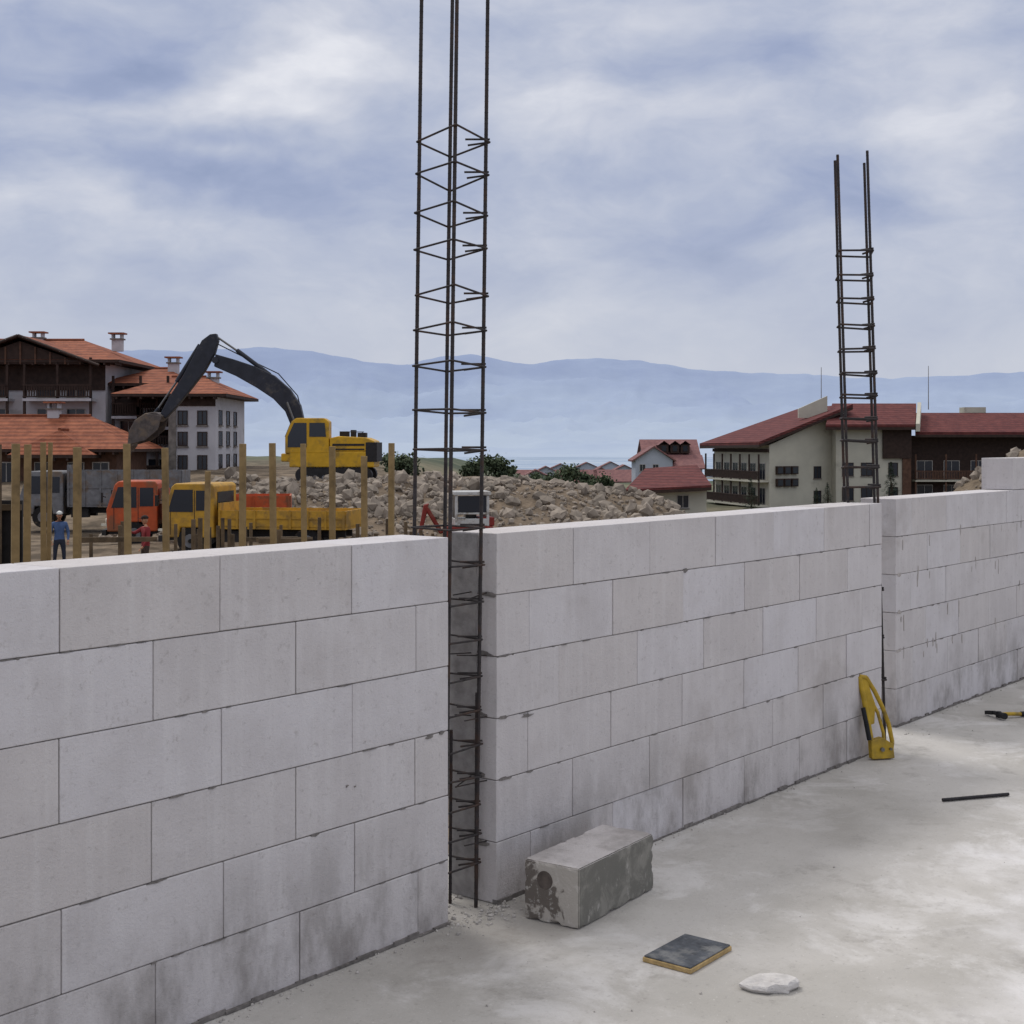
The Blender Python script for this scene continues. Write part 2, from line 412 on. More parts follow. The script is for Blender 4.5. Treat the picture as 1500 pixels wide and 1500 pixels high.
def rz(a): return Matrix.Rotation(a,4,'Z')
ang=math.atan2(.232,.18)
mb=MB(); mb.bb(0,.294,0,.2,.001,.018,0); mb.bb(.004,.290,.004,.196,.0183,.024,1)
o=mb.obj('sanding_board',[mat('plywood_edge',(176,150,104),.8,30,.25,bs=.3),mat('grit_pad',(84,87,92),.95,22,.35,bs=.8,bd=.003,dirt=.45,dirtcol=(134,134,132))],bevel=.002)
o.matrix_world=Matrix.Translation((.626,4.925,0))@rz(ang)
random.seed(31)
pts=[(-.105,-.005),(-.085,.03),(-.03,.070),(-.005,.066),(.03,.075),(.075,.045),(.108,.02),(.095,-.012),(.07,-.03),(.055,-.05),(.01,-.048),(-.02,-.06),(-.07,-.04)]
mb=MB(); n=len(pts)
rings=[(.94,.002),(1.0,.012),(.97,.022),(.90,.029),(.5,.031),(.2,.030)]
vs=[];fs=[]
for sc_,h in rings:
    for x,y in pts: j=1+U(-.05,.05); vs.append((x*sc_*j,y*sc_*j,max(.001,h+U(-.003,.003)+x*.05*(h/.03))))
vs.append((0,0,.030)); NR_=len(rings)
fs=[tuple(range(n))[::-1]]+[(r_*n+i,r_*n+(i+1)%n,(r_+1)*n+(i+1)%n,(r_+1)*n+i) for r_ in range(NR_-1) for i in range(n)]+[((NR_-1)*n+i,(NR_-1)*n+(i+1)%n,NR_*n) for i in range(n)]
mb.add(vs,fs,0,0)
o=mb.obj('broken_block_fragment',[mat('broken_aac',(198,194,190),.95,25,.15,bs=.7,bd=.006)]); o.location=(.88,4.80,0)
mb=MB()
a=Vector((2.235,7.30,.011)); b=Vector((2.62,7.42,.011)); bar(mb,a,b,.009); mb.obj('steel_rod',[mat('dark_rod',(52,50,52),.6,40,.3,metal=.4)])
YEL=mat('yellow_plastic',(178,146,44),.55,14,.2,dirt=.5,dirtcol=(122,104,56))
BLK=mat('black_rubber',(30,30,32),.6,20,.2); STL=mat('tool_steel',(120,118,115),.45,20,.2,metal=.7)
e=empty('hammer',(3.27,9.50,0.0),math.radians(18))
mb=MB(); mb.tube([(.03,0,.03),(.12,0,.028),(.2,0,.022)],.013,0,8); mb.obj('shaft',[YEL],e)
mb=MB(); mb.tube([(.2,0,.022),(.27,0,.02),(.36,0,.022)],.018,0,8); mb.obj('grip',[BLK],e)
mb=MB(); mb.cyl((.02,-.07,.03),(.02,.0,.03),.022,.018,0,10); mb.cyl((.02,0,.03),(.02,.05,.034),.016,.013,0,8); mb.prism([(.005,.05,.02),(.035,.05,.02),(.035,.05,.045),(.005,.05,.045)],(0,.08,-.012),0); mb.cyl((.02,0,.01),(.02,0,.05),.019,.019,0,10); mb.obj('head',[BLK],e)
e=empty('hand_saw_guide',(2.085,8.26,0),math.radians(14))
u=.00404
def G(px,py,dy=0): 
    z=(1112-py)*u; return Vector(((px-1262)*u*1.03,dy+z*.12,max(z,.008)))
mb=MB()
mb.tube([G(1257,992),G(1262,1020),G(1266,1050),G(1270,1080),G(1275,1106)],.016,0,8)
mb.tube([G(1257,992),G(1268,994),G(1280,1014),G(1291,1038),G(1299,1062),G(1303,1088),G(1299,1106),G(1275,1106)],.014,0,8)
mb.tube([G(1268,1000),G(1275,1030),G(1283,1045),G(1290,1075),G(1290,1100)],.011,0,8)
mb.prism([G(1258,992,-.01),G(1268,998,-.01),G(1279,1032,-.01),G(1276,1060,-.01),G(1268,1062,-.01)],(0,.02,0),0)
mb.prism([G(1268,1084,-.02),G(1286,1080,-.02),G(1302,1090,-.02),G(1303,1110,-.02),G(1268,1110,-.02)],(0,.045,0),0)
mb.obj('frame',[YEL],e,bevel=.003)
mb=MB(); mb.tube([G(1258,1036,-.02),G(1261,1058,-.025),G(1265,1082,-.02)],.014,0,8); mb.obj('grip',[BLK],e)
mb=MB(); mb.cyl(G(1283,1096,-.025),G(1283,1096,-.04),.012,.012,0,10);mb.cyl(G(1296,1096,-.025),G(1296,1096,-.04),.008,.008,0,10); mb.obj('bolts',[STL],e)

# ------------------------------------------------------------------ terrain
def gz(x,y):
    r=math.hypot(x,y)
    A=lerp(0,-5,sm((x+14)/24)); b=lerp(-2.1,A,sm((y-60)/35))
    if y<0: b=-2.1
    t=sm((r-170)/1500)
    b=lerp(b,-72,t)
    return b+ .25*fbm(x*.12,y*.12)*min(1,r/20)*(1+min(r,900)/200)
m=bpy.data.materials.new('ground_soil_haze'); k=NT(m)
pos=k.n('ShaderNodeNewGeometry').outputs['Position']
rr=k.n('ShaderNodeVectorMath',{0:pos},operation='LENGTH').outputs[1]
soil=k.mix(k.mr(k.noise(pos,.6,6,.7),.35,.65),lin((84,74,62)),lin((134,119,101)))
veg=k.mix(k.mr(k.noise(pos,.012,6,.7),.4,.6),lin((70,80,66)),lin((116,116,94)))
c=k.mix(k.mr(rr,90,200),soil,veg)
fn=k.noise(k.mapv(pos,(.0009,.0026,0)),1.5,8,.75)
far_haze=k.ramp(fn,[(.36,lin((132,150,174))),(.48,lin((154,170,191))),(.56,lin((174,186,201))),(.66,lin((202,205,208)))])
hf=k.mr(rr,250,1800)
base=k.mix(hf,c,k.mix(.5,far_haze,(0,0,0,1)))
emc=k.mix(hf,(0,0,0,1),far_haze)
k.out(base,.95,0,k.noise(pos,4,3,.7),.5,.05,.1,emis=emc,estr=.5); GROUND=m  # distance haze painted into the far ground colour, with a faint glow
mb=MB(); radii=[0]+[3*1.075**i for i in range(0,130)]; radii=[r for r in radii if r<30000]
NA=300; vs=[(0,0,-2.1)]; fs=[]
for r in radii[1:]:
    for i in range(NA):
        a=2*math.pi*i/NA; x=r*math.sin(a); y=r*math.cos(a); vs.append((x,y,gz(x,y)))
for i in range(NA): fs.append((0,1+i,1+(i+1)%NA))
for j in range(len(radii)-2):
    for i in range(NA):
        a=1+j*NA+i; b=1+j*NA+(i+1)%NA; fs.append((a,b,b+NA,a+NA))
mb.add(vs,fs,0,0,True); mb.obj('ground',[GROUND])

m=bpy.data.materials.new('mountain_painted_haze'); k=NT(m)
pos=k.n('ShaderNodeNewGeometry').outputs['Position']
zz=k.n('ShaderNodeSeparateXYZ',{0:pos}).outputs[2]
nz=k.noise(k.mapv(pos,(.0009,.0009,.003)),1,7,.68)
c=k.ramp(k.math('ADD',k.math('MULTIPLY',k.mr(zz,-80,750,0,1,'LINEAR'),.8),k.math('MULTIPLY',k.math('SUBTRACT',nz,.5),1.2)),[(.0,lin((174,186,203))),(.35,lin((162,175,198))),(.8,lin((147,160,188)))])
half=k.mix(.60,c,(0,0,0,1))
k.out(half,1,0,None,spec=0,emis=c,estr=.68); MTN=m  # airlight haze painted into the slope colours and lifted by emission
prof=[(-900,520),(-300,500),(0,520),(160,512),(300,509),(400,507),(450,512),(540,526),(600,532),(650,519),(690,514),(740,528),(780,532),(830,525),(900,523),(960,530),(1050,541),(1130,546),(1200,549),(1300,553),(1400,549),(1500,543),(1800,530),(2400,550)]
def py(px):
    if px<=prof[0][0]: return prof[0][1]
    for (a,b),(c_,d_) in zip(prof[:-1],prof[1:]):
        if px<=c_: return lerp(b,d_,(px-a)/(c_-a))
    return prof[-1][1]
mb=MB(); vs=[];fs=[]; NAz=620; NR=60
for j in range(NR):
    u_=j/(NR-1); r=7500+u_*7000
    for i in range(NAz):
        az=math.radians(-42+84*i/(NAz-1)); x=r*math.sin(az); y=r*math.cos(az)
        pxx=750+F*math.tan(az); H=(650-py(pxx)+fbm(pxx*.02,1.7,0,4)*3.5)/F*y
        rid=1-abs(fbm(x*.0006+3,y*.0006,0,6))*1.6
        t=min(1,(r-7500)/5300)
        h=H*(t**1.35)*(.55+.45*t)*lerp(rid,1,t**4)
        if r>12800: h=H*(12800/r)*(1-(r-12800)/1700*.5)
        vs.append((x,y,-80*(1-t)+h))
for j in range(NR-1):
    for i in range(NAz-1):
        a=j*NAz+i; fs.append((a,a+1,a+1+NAz,a+NAz))
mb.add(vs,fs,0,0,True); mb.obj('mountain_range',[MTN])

# ------------------------------------------------------------------ rubble pile
def crest(x):
    xs=[(-17,-1.2),(-13,.05),(-8,.1),(-4,.15),(0,.0),(4,-.35),(7,-.9),(9,-2.3)]
    if x<=xs[0][0]: return -2.3
    for (a,b),(c_,d_) in zip(xs[:-1],xs[1:]):
        if x<=c_: return lerp(b,d_,(x-a)/(c_-a))
    return -2.4
def pile(x,y):
    c_=crest(x)
    t=sm((y-55)/10.5) if y<66 else 1-sm((y-76)/12)*1.0
    lump=.42*fbm(x*.35,y*.35,2)
    return -2.4+(c_+2.4)*t+lump*min(1,t*2)*(1 if y<66 else .3)
mb=MB(); nx,ny=110,70; vs=[];fs=[]
for j in range(ny):
    for i in range(nx):
        x=-19+30*i/(nx-1); y=53+37*j/(ny-1); vs.append((x,y,pile(x,y)-(.0 if 0<i<nx-1 and 0<j<ny-1 else 1)))
for j in range(ny-1):
    for i in range(nx-1):
        a=j*nx+i; fs.append((a,a+1,a+1+nx,a+nx))
mb.add(vs,fs,0,0,True)
e=empty('rubble_pile')
mb.obj('earth',[mat('earth',(112,98,82),.95,1.5,.35,bs=.8,bd=.1)],e)
random.seed(8); mb=MB()
for i in range(4200):
    x=U(-17,8.4); y=55.5+11.5*R()**.8
    if x<-9 and R()<.3: continue
    if fbm(x*.25,y*.3,7)>.2 and R()<.8: r=.05+.09*R()
    else: r=.06+.34*R()**4.2
    mb.ico((x,y,pile(x,y)+r*.2),r,0,U(-.6,.4),1,.24,False,(U(.8,1.4),U(.8,1.2),U(.5,.9)))
mb.obj('rocks',[mat('rubble_rock',(146,135,122),.95,2.2,.2,rnd=.5)],e)
mb=MB(); vs=[];fs=[]; random.seed(2); e=empty('dirt_mound'); cx,cy=23.2,62
def mz(x,y):
    q=math.hypot((x-cx)/5.6,(y-cy)/7); return -2.6+4.5*max(0,1-q)**.75+.35*fbm(x*.5,y*.5)
for j in range(50):
    for i in range(50):
        x=cx-7+14*i/49; y=cy-8+16*j/49; vs.append((x,y,mz(x,y)))
for j in range(49):
    for i in range(49): a=j*50+i; fs.append((a,a+1,a+51,a+50))
mb.add(vs,fs,0,0,True); mb.obj('earth',[mat('dry_earth',(118,104,86),.95,2,.35,bs=.8,bd=.1)],e)
mb=MB()
for i in range(500):
    x=U(cx-5.5,cx+5);y=U(cy-7,cy+3); r=.05+.25*R()**3; mb.ico((x,y,mz(x,y)+r*.2),r,0,U(-.5,.3),1,.25)
mb.obj('stones',[MATS['rubble_rock']],e)

# ------------------------------------------------------------------ buildings
WHITE=mat('white_render',(186,184,187),.9,1.2,.08,dirt=.25,dirtcol=(150,148,145))
TIMB=mat('dark_timber',(58,44,38),.8,3,.3)
TIMB2=mat('brown_timber',(92,66,52),.8,3,.3)
STONE=mat('stone_base',(120,114,108),.9,3,.35)
m=bpy.data.materials.new('window_glass'); k=NT(m); k.out(lin((40,45,54)),.15,0,spec=.5); GLASS=m
FRM=mat('window_frame',(176,170,162),.6,5,.1)
def tile(name,ca,cb):
    m=bpy.data.materials.new(name); k=NT(m)
    ob=k.n('ShaderNodeTexCoord').outputs['Object']
    wv=k.n('ShaderNodeTexWave',{'Vector':ob,'Scale':1.4,'Distortion':.4}); wv.bands_direction='Z'
    c=k.mix(k.mr(k.noise(ob,1.3,5,.75),.35,.65),lin(ca),lin(cb))
    c=k.mix(k.math('MULTIPLY',wv.outputs[1],.35),c,(0.02,.01,.008,1))
    k.out(c,.85,0,wv.outputs[1],.6,.05,.2); return m
T_OR=tile('orange_roof_tiles',(126,72,52),(162,98,70)); T_RED=tile('red_roof_tiles',(92,48,48),(116,64,60))
BM=[WHITE,TIMB,TIMB2,STONE,GLASS,FRM,T_OR]
def hip(mb,x0,x1,y0,y1,ze,zr,ov,inset,mt=6,mw=1,axis='x'):
    x0-=ov;x1+=ov;y0-=ov;y1+=ov
    if axis=='x': r0=Vector((x0+inset,(y0+y1)/2,zr)); r1=Vector((x1-inset,(y0+y1)/2,zr))
    else: r0=Vector(((x0+x1)/2,y0+inset,zr)); r1=Vector(((x0+x1)/2,y1-inset,zr))
    t=.18
    vs=[(x0,y0,ze),(x1,y0,ze),(x1,y1,ze),(x0,y1,ze),r0,r1]
    if axis=='x': fs=[(0,1,5,4),(1,2,5),(2,3,4,5),(3,0,4)]
    else: fs=[(0,1,4),(1,2,5,4),(2,3,5),(3,0,4,5)]
    mb.add(vs,fs,mt); mb.bb(x0+.02,x1-.02,y0+.02,y1-.02,ze-t-.01,ze-.01,mw)
    mb.cyl(r0+Vector((0,0,.03)),r1+Vector((0,0,.03)),.11,.11,mt,6)
    x=x0+.3
    while x<x1-.2: mb.bb(x,x+.12,y0+.05,y0+ov-.02,ze-t-.17,ze-t-.015,mw); x+=.8
def win(mb,P,u,nr,u0,z0,w_,h,mull=True,fm=5,sh=False):
    mb.fb(P,u,nr,u0,u0+w_,z0,z0+h,.005,.02,4)
    for a in ((u0-.06,u0,z0-.06,z0+h+.06),(u0+w_,u0+w_+.06,z0-.06,z0+h+.06),(u0,u0+w_,z0-.06,z0),(u0,u0+w_,z0+h,z0+h+.06)):
        mb.fb(P,u,nr,*a,.004,.06,fm)
    if mull: mb.fb(P,u,nr,u0+w_/2-.025,u0+w_/2+.025,z0,z0+h,.021,.045,fm)
    mb.fb(P,u,nr,u0-.12,u0+w_+.12,z0-.14,z0-.065,.004,.12,3)
def balc(mb,P,u,nr,u0,u1,z0,dp=1.2,h=1.0,m=1,post=None):
    mb.fb(P,u,nr,u0,u1,z0-.18,z0,.003,dp,0)
    mb.fb(P,u,nr,u0,u1,z0+h-.1,z0+h,dp-.1,dp-.02,m)
    mb.fb(P,u,nr,u0,u1,z0+.08,z0+.16,dp-.1,dp-.02,m)
    x=u0+.05
    while x<u1-.08: mb.fb(P,u,nr,x,x+.09,z0+.165,z0+h-.105,dp-.08,dp-.04,m); x+=.17
    if post:
        k_=max(1,int((u1-u0)/post))
        for i in range(k_+1):
            a=u0+(u1-u0-.16)*i/k_; mb.fb(P,u,nr,a,a+.16,z0+.001,z0+2.75,dp-.26,dp-.105,m)
X_=Vector((1,0,0)); FRN=Vector((0,-1,0))
def chim(mb,x,y,z0,z1,m=0):
    mb.bb(x-.35,x+.35,y-.3,y+.3,z0,z1,m); mb.bb(x-.45,x+.45,y-.4,y+.4,z1+.002,z1+.1,3)
    for dx in(-.3,.3):
        mb.bb(x+dx-.07,x+dx+.07,y-.25,y+.25,z1+.102,z1+.4,m)
    mb.bb(x-.55,x+.55,y-.5,y+.5,z1+.402,z1+.5,6)
e=empty('chalet_hotel')
mb=MB()
mb.bb(-44,-27.6,95.5,107,-2,7.3,0)
P=Vector((-44,95.5,0))
mb.fb(P,X_,FRN,0,16.4,5.5,7.3,.004,.12,1)
for zf in (-.6,2.2,4.9):
    balc(mb,P,X_,FRN,.3,5.0,zf,1.3,.95,1,2.3); balc(mb,P,X_,FRN,6.0,10.2,zf,1.3,.95,1,2.1); balc(mb,P,X_,FRN,11.2,15.8,zf,1.3,.95,1,2.3)
    for a in (.8,2.6,6.6,8.4,11.8,13.8): win(mb,P,X_,FRN,a,zf+.1,1.2,1.9)
hip(mb,-44,-27.6,95.5,107,7.5,9.3,1.3,4.5)
mb.prism([(-37.5,94.3,7.2),(-28.6,94.3,7.2),(-33,94.3,8.75)],(0,3,0),1)
mb.add([(-38.4,93.9,7.15),(-33,93.9,9.15),(-33,100,9.15),(-38.4,100,7.15),(-27.6,93.9,7.15),(-27.6,100,7.15)],[(0,1,2,3),(1,4,5,2)],6)
mb.tube([(-38.4,93.9,7.08),(-33,93.9,9.08),(-27.6,93.9,7.08)],.12,1,4)
for i in range(9):
    x=-37+i; mb.bb(x,x+.1,94.2,94.29,7.2,7.2+max(.1,1.5-abs(x+33)*.35),2)
mb.bb(-27.5,-23.2,97,107,-2,5.8,0); P=Vector((-27.5,97,0))
mb.fb(P,X_,FRN,0,4.3,3.7,5.8,.004,.1,1)
for zf in (-.6,1.8,3.75):
    balc(mb,P,X_,FRN,.2,4.1,zf,1.2,.9,1,1.9)
    for a in (.5,2.5): win(mb,P,X_,FRN,a,zf+.1,1.1,1.5)
hip(mb,-27.5,-23.2,97,107,6.0,7.3,1.0,2.6)
mb.bb(-22.5,-19.6,93,103,-2,5.0,0); P=Vector((-22.5,93,0))
mb.fb(P,X_,FRN,0,2.9,4.35,5.0,.004,.08,1)
for zf in (.2,1.75,3.15):
    for a in (.45,1.75): win(mb,P,X_,FRN,a,zf,.55,.85,fm=1)
P2=Vector((-22.5,103,0)); u2=Vector((0,-1,0)); n2=Vector((-1,0,0))
mb.fb(P2,u2,n2,0,10,2.6,5.0,.004,.1,1)
mb.bb(-25.4,-22.52,96,103,-2,4.3,0)
P3=Vector((-25.4,96,0))
for zf in (-.4,1.6,3.0):
    balc(mb,P3,X_,FRN,.1,2.8,zf,1.3,.8,1,1.3); win(mb,P3,X_,FRN,.6,zf+.1,1.4,1.1)
P3=Vector((-19.6,93,0))
for zf in (.2,1.75,3.15):
    for a in (1,3.5,6): win(mb,P3,Vector((0,1,0)),Vector((1,0,0)),a,zf,.9,.9,fm=1)
hip(mb,-25.4,-19.6,93,103,5.15,6.5,.9,2.6)
mb.bb(-22.7,-22.2,92.9,93.0,-2,4.3,3)
mb.bb(-36,-23.9,85,92,-2.3,1.4,2); P=Vector((-36,85,0))
mb.fb(P,X_,FRN,0,12.1,-2.3,-.9,.004,.1,3)
for a in (3,5,7.2,9.2,10.7): win(mb,P,X_,FRN,a,-.6,.9,1.3)
hip(mb,-36,-23.9,85,92,1.55,3.6,1.0,3.6)
hip(mb,-29.5,-25.2,83.6,88,1.2,2.7,.4,1.8,axis='y')
chim(mb,-34,101,8.5,9.4); chim(mb,-27.9,99.5,8.4,9.2); chim(mb,-24.3,101,6.6,7.6); chim(mb,-28.8,88.5,3.0,4.0); chim(mb,-20.8,98,5.9,6.4)
mb.obj('walls_roof_windows',BM,e)

CREAM=mat('cream_render',(188,184,168),.9,.8,.07,dirt=.2,dirtcol=(160,154,140))
RM=[CREAM,TIMB,TIMB2,STONE,GLASS,FRM,T_RED]
e=empty('apartment_building')
mb=MB()
def foot(mb,pts,z0,m):
    n=len(pts); vs=[(p[0],p[1],z0) for p in pts]+[(p[0],p[1],p[2]) for p in pts]
    mb.add(vs,[tuple(range(n))[::-1],tuple(range(n,2*n))]+[(i,(i+1)%n,(i+1)%n+n,i+n) for i in range(n)],m)
def slab(mb,pts,t,m,mw=1):
    a=[Vector(p) for p in pts]; mb.prism(a,(0,0,t),m); mb.prism([p-Vector((0,0,.012)) for p in a],(0,0,-.28),mw)
A0=SV(1127,652,147); A1=SV(1240,601,152); AL=SV(1046,654,163)
back=Vector((A1.x-2,A1.y+16,A1.z)); 
foot(mb,[(A0.x,A0.y,A0.z),(A1.x,A1.y,A1.z),(back.x,back.y,A1.z),(AL.x,AL.y,A0.z)],-6.5,0)
slab(mb,[A0+Vector((-1.3,-1.2,.05)),A1+Vector((.4,-1.2,.35)),back+Vector((.4,1,.35)),AL+Vector((-1.6,.6,.05))],.3,6)
ud=Vector((A0.x-AL.x,A0.y-AL.y,0)); Ln=ud.length; ud.normalize(); nl=Vector((ud.y,-ud.x,0)); 
if nl.y>0: nl=-nl
P=Vector((AL.x,AL.y,0))
for zf in (-4.6,-2.0,.4):
    if zf<.3:
        balc(mb,P,ud,nl,.2,Ln-.1,zf,1.3,1.0,1,2.6)
        i=.8
        while i<Ln-2: win(mb,P,ud,nl,i,zf+.05,1.5,1.7); i+=2.6
mb.fb(P,ud,nl,0,Ln,.95,1.3,.004,.2,1)
uf=(Vector((A1.x-A0.x,A1.y-A0.y,0))).normalized(); nf=Vector((uf.y,-uf.x,0))
P=Vector((A0.x,A0.y,0))
for r_ in range(2):
    for c_ in range(3):
        a=.9+c_*1.0; z0=-1.25-r_*1.3
        mb.fb(P,uf,nf,a-.1,a+.75,z0-.1,z0+.75,.004,.3,1); mb.fb(P,uf,nf,a,a+.65,z0,z0+.62,.302,.33,4)
for c_ in range(2): win(mb,P,uf,nf,6.0,-4.4+c_*2.6,.9,1.2,fm=1)
p0=SV(1170,600,153);p1=SV(1212,580,153); mb.prism([(p0.x,p0.y,p0.z-.9),(p1.x,p1.y,p0.z-.9),(p1.x,p1.y,p1.z),(p0.x,p0.y,p0.z+.1)],(0,.5,0),0)
B0=SX(1208,149);B1=SX(1334,149); zt=SZ(628,149)
mb.bb(B0+1.2,B1,149,160,-6.5,zt,0)
slab(mb,[(B0-.2,147.6,zt+.15),(B1+.1,147.6,zt+.15),(B1+2.6,156,zt+2.6),(B0+2.4,156,zt+2.6)],.28,6)
mb.prism([(B1+.12,147.5,zt-.3),(B1+.12,147.5,zt+.5),(B1+2.75,156,zt+3.0),(B1+2.75,156,zt-.3)],(.4,0,0),0)
P=Vector((B0+1.2,149,0)); W=B1-B0-1.2
for zf in (-4.6,-2.0):
    win(mb,P,X_,FRN,5.6,zf+.5,.9,1.3,fm=1); win(mb,P,X_,FRN,.7,zf+.5,1.1,1.3,fm=1); win(mb,P,X_,FRN,2.7,zf+.5,1.1,1.3,fm=1)
mb.fb(P,X_,FRN,4.9,W,.3,zt,.004,.35,1)
mb.fb(P,X_,FRN,7.0,W-.02,-6,.29,.004,.25,2)
C0=B1+.55; zt2=SZ(638,150); C1=C0+26
mb.bb(C0,C1,151,162,-6.5,zt2,1)
slab(mb,[(C0-.1,148.9,zt2+.1),(C1,148.9,zt2+.1),(C1,157,zt2+2.3),(C0+2.3,157,zt2+2.3)],.28,6)
P=Vector((C0,151,0))
for zf in (-4.6,-2.0):
    balc(mb,P,X_,FRN,.1,C1-C0,zf,1.5,1.0,2,2.9)
    a=.7
    while a<24: win(mb,P,X_,FRN,a,zf+.1,1.6,1.9); a+=2.9
mb.fb(P,X_,FRN,8.0,11.5,-6,.3,.004,.3,0)
c1=SV(1425,598,158); mb.bb(c1.x-1.2,c1.x+1.2,157.2,159,zt2+1,c1.z+.1,0)
for q,t in ((1203,538),(1360,536)): 
    a=SV(q,600,155); mb.cyl(a,(a.x,155,SZ(t,155)),.05,.03,3,6)
mb.obj('walls_roof_windows',RM,e)

random.seed(3)
mb=MB(); a=SX(925,128); b=SX(1042,128)
mb.bb(a+.5,b-.3,129,137,-6,-2.2,0); slab(mb,[(a-.6,127.8,-2.5),(b,127.8,-2.1),(b,138,-.4),(a+2.2,138,-.75)],.2,6)
P=Vector((a+.5,129,0)); win(mb,P,X_,FRN,1.2,-4,1,1.1); win(mb,P,X_,FRN,3.8,-4,1,1.1)
e=empty('low_outbuilding'); mb.obj('walls_roof',RM,e)

def house(cx,cy,w_,dp,zb,ze,zr,ax='x',col=0,extra=False,tilem=6):
    mb=MB(); x0,x1=cx-w_/2,cx+w_/2
    mb.bb(x0,x1,cy,cy+dp,zb,ze,col)
    if ax=='x':
        mb.prism([(x0,cy,ze),(x0,cy+dp,ze),(x0,cy+dp/2,zr)],(w_,0,0),col)
        mb.prism([(x0-.5,cy-.6,ze-.25),(x0-.5,cy+dp/2,zr+.05),(x0-.5,cy+dp/2,zr+.25),(x0-.5,cy-.6,ze)],(w_+1,0,0),tilem)
        mb.prism([(x0-.5,cy+dp+.6,ze-.25),(x0-.5,cy+dp/2,zr+.05),(x0-.5,cy+dp/2,zr+.25),(x0-.5,cy+dp+.6,ze)],(w_+1,0,0),tilem)
    else:
        mb.prism([(x0,cy,ze),(x1,cy,ze),(cx,cy,zr)],(0,dp,0),col)
        mb.prism([(x0-.6,cy-.6,ze-.3),(cx,cy-.6,zr+.05),(cx,cy-.6,zr+.3),(x0-.6,cy-.6,ze)],(0,dp+1.2,0),tilem)
        mb.prism([(x1+.6,cy-.6,ze-.3),(cx,cy-.6,zr+.05),(cx,cy-.6,zr+.3),(x1+.6,cy-.6,ze)],(0,dp+1.2,0),tilem)
    P=Vector((x0,cy,0)); a=.8
    while a<w_-1.2:
        z0=ze-1.9
        while z0>zb: win(mb,P,X_,FRN,a,z0,.9,1.1); z0-=2.6
        a+=2.3
    return mb
HM=[mat('pale_grey_render',(170,174,184),.9,.8,.07),TIMB,TIMB2,STONE,GLASS,FRM,tile('faded_red_tiles',(128,92,92),(150,108,104))]
e=empty('red_roof_house')
cx=SX(985,250); 
mb=house(cx,252,9.5,10,-9,-.2,2.4,'x'); mb.obj('main_volume',HM,e)
mb=house(SX(958,246),246,6.5,8,-9,-1.0,1.2,'y'); mb.obj('front_wing',HM,e)
mb=house(SX(1008,247),247,5,8,-9,-2.4,-.4,'x'); mb.obj('right_wing',HM,e)
mb=MB()
for q in (972,988,1003):
    x=SX(q,252); mb.bb(x-.8,x+.8,251.3,254,.2,1.7,1); mb.add([(x-1.1,251,1.6),(x,251,2.4),(x,256,2.4),(x-1.1,256,1.6),(x+1.1,251,1.6),(x+1.1,256,1.6)],[(0,1,2,3),(1,4,5,2)],6); mb.bb(x-.4,x+.4,251.25,251.3,.5,1.5,4)
mb.obj('dormers',HM,e)
random.seed(17)
for (q,yy,t,w_) in ((612,230,676,6),(640,260,680,8),(655,240,686,7),(785,260,690,9),(905,300,690,9),(880,330,686,8),(845,300,690,8),(590,280,684,7),(765,330,690,7),(800,420,684,9),(915,420,682,9),(822,500,680,10),(860,520,678,10),(895,560,677,9)):
    zr=SZ(t,yy); x=SX(q,yy); mb=house(x,yy,w_,8,zr-8.5,zr-2.2,zr,random.choice('xy')); mb.obj('village_house',HM)

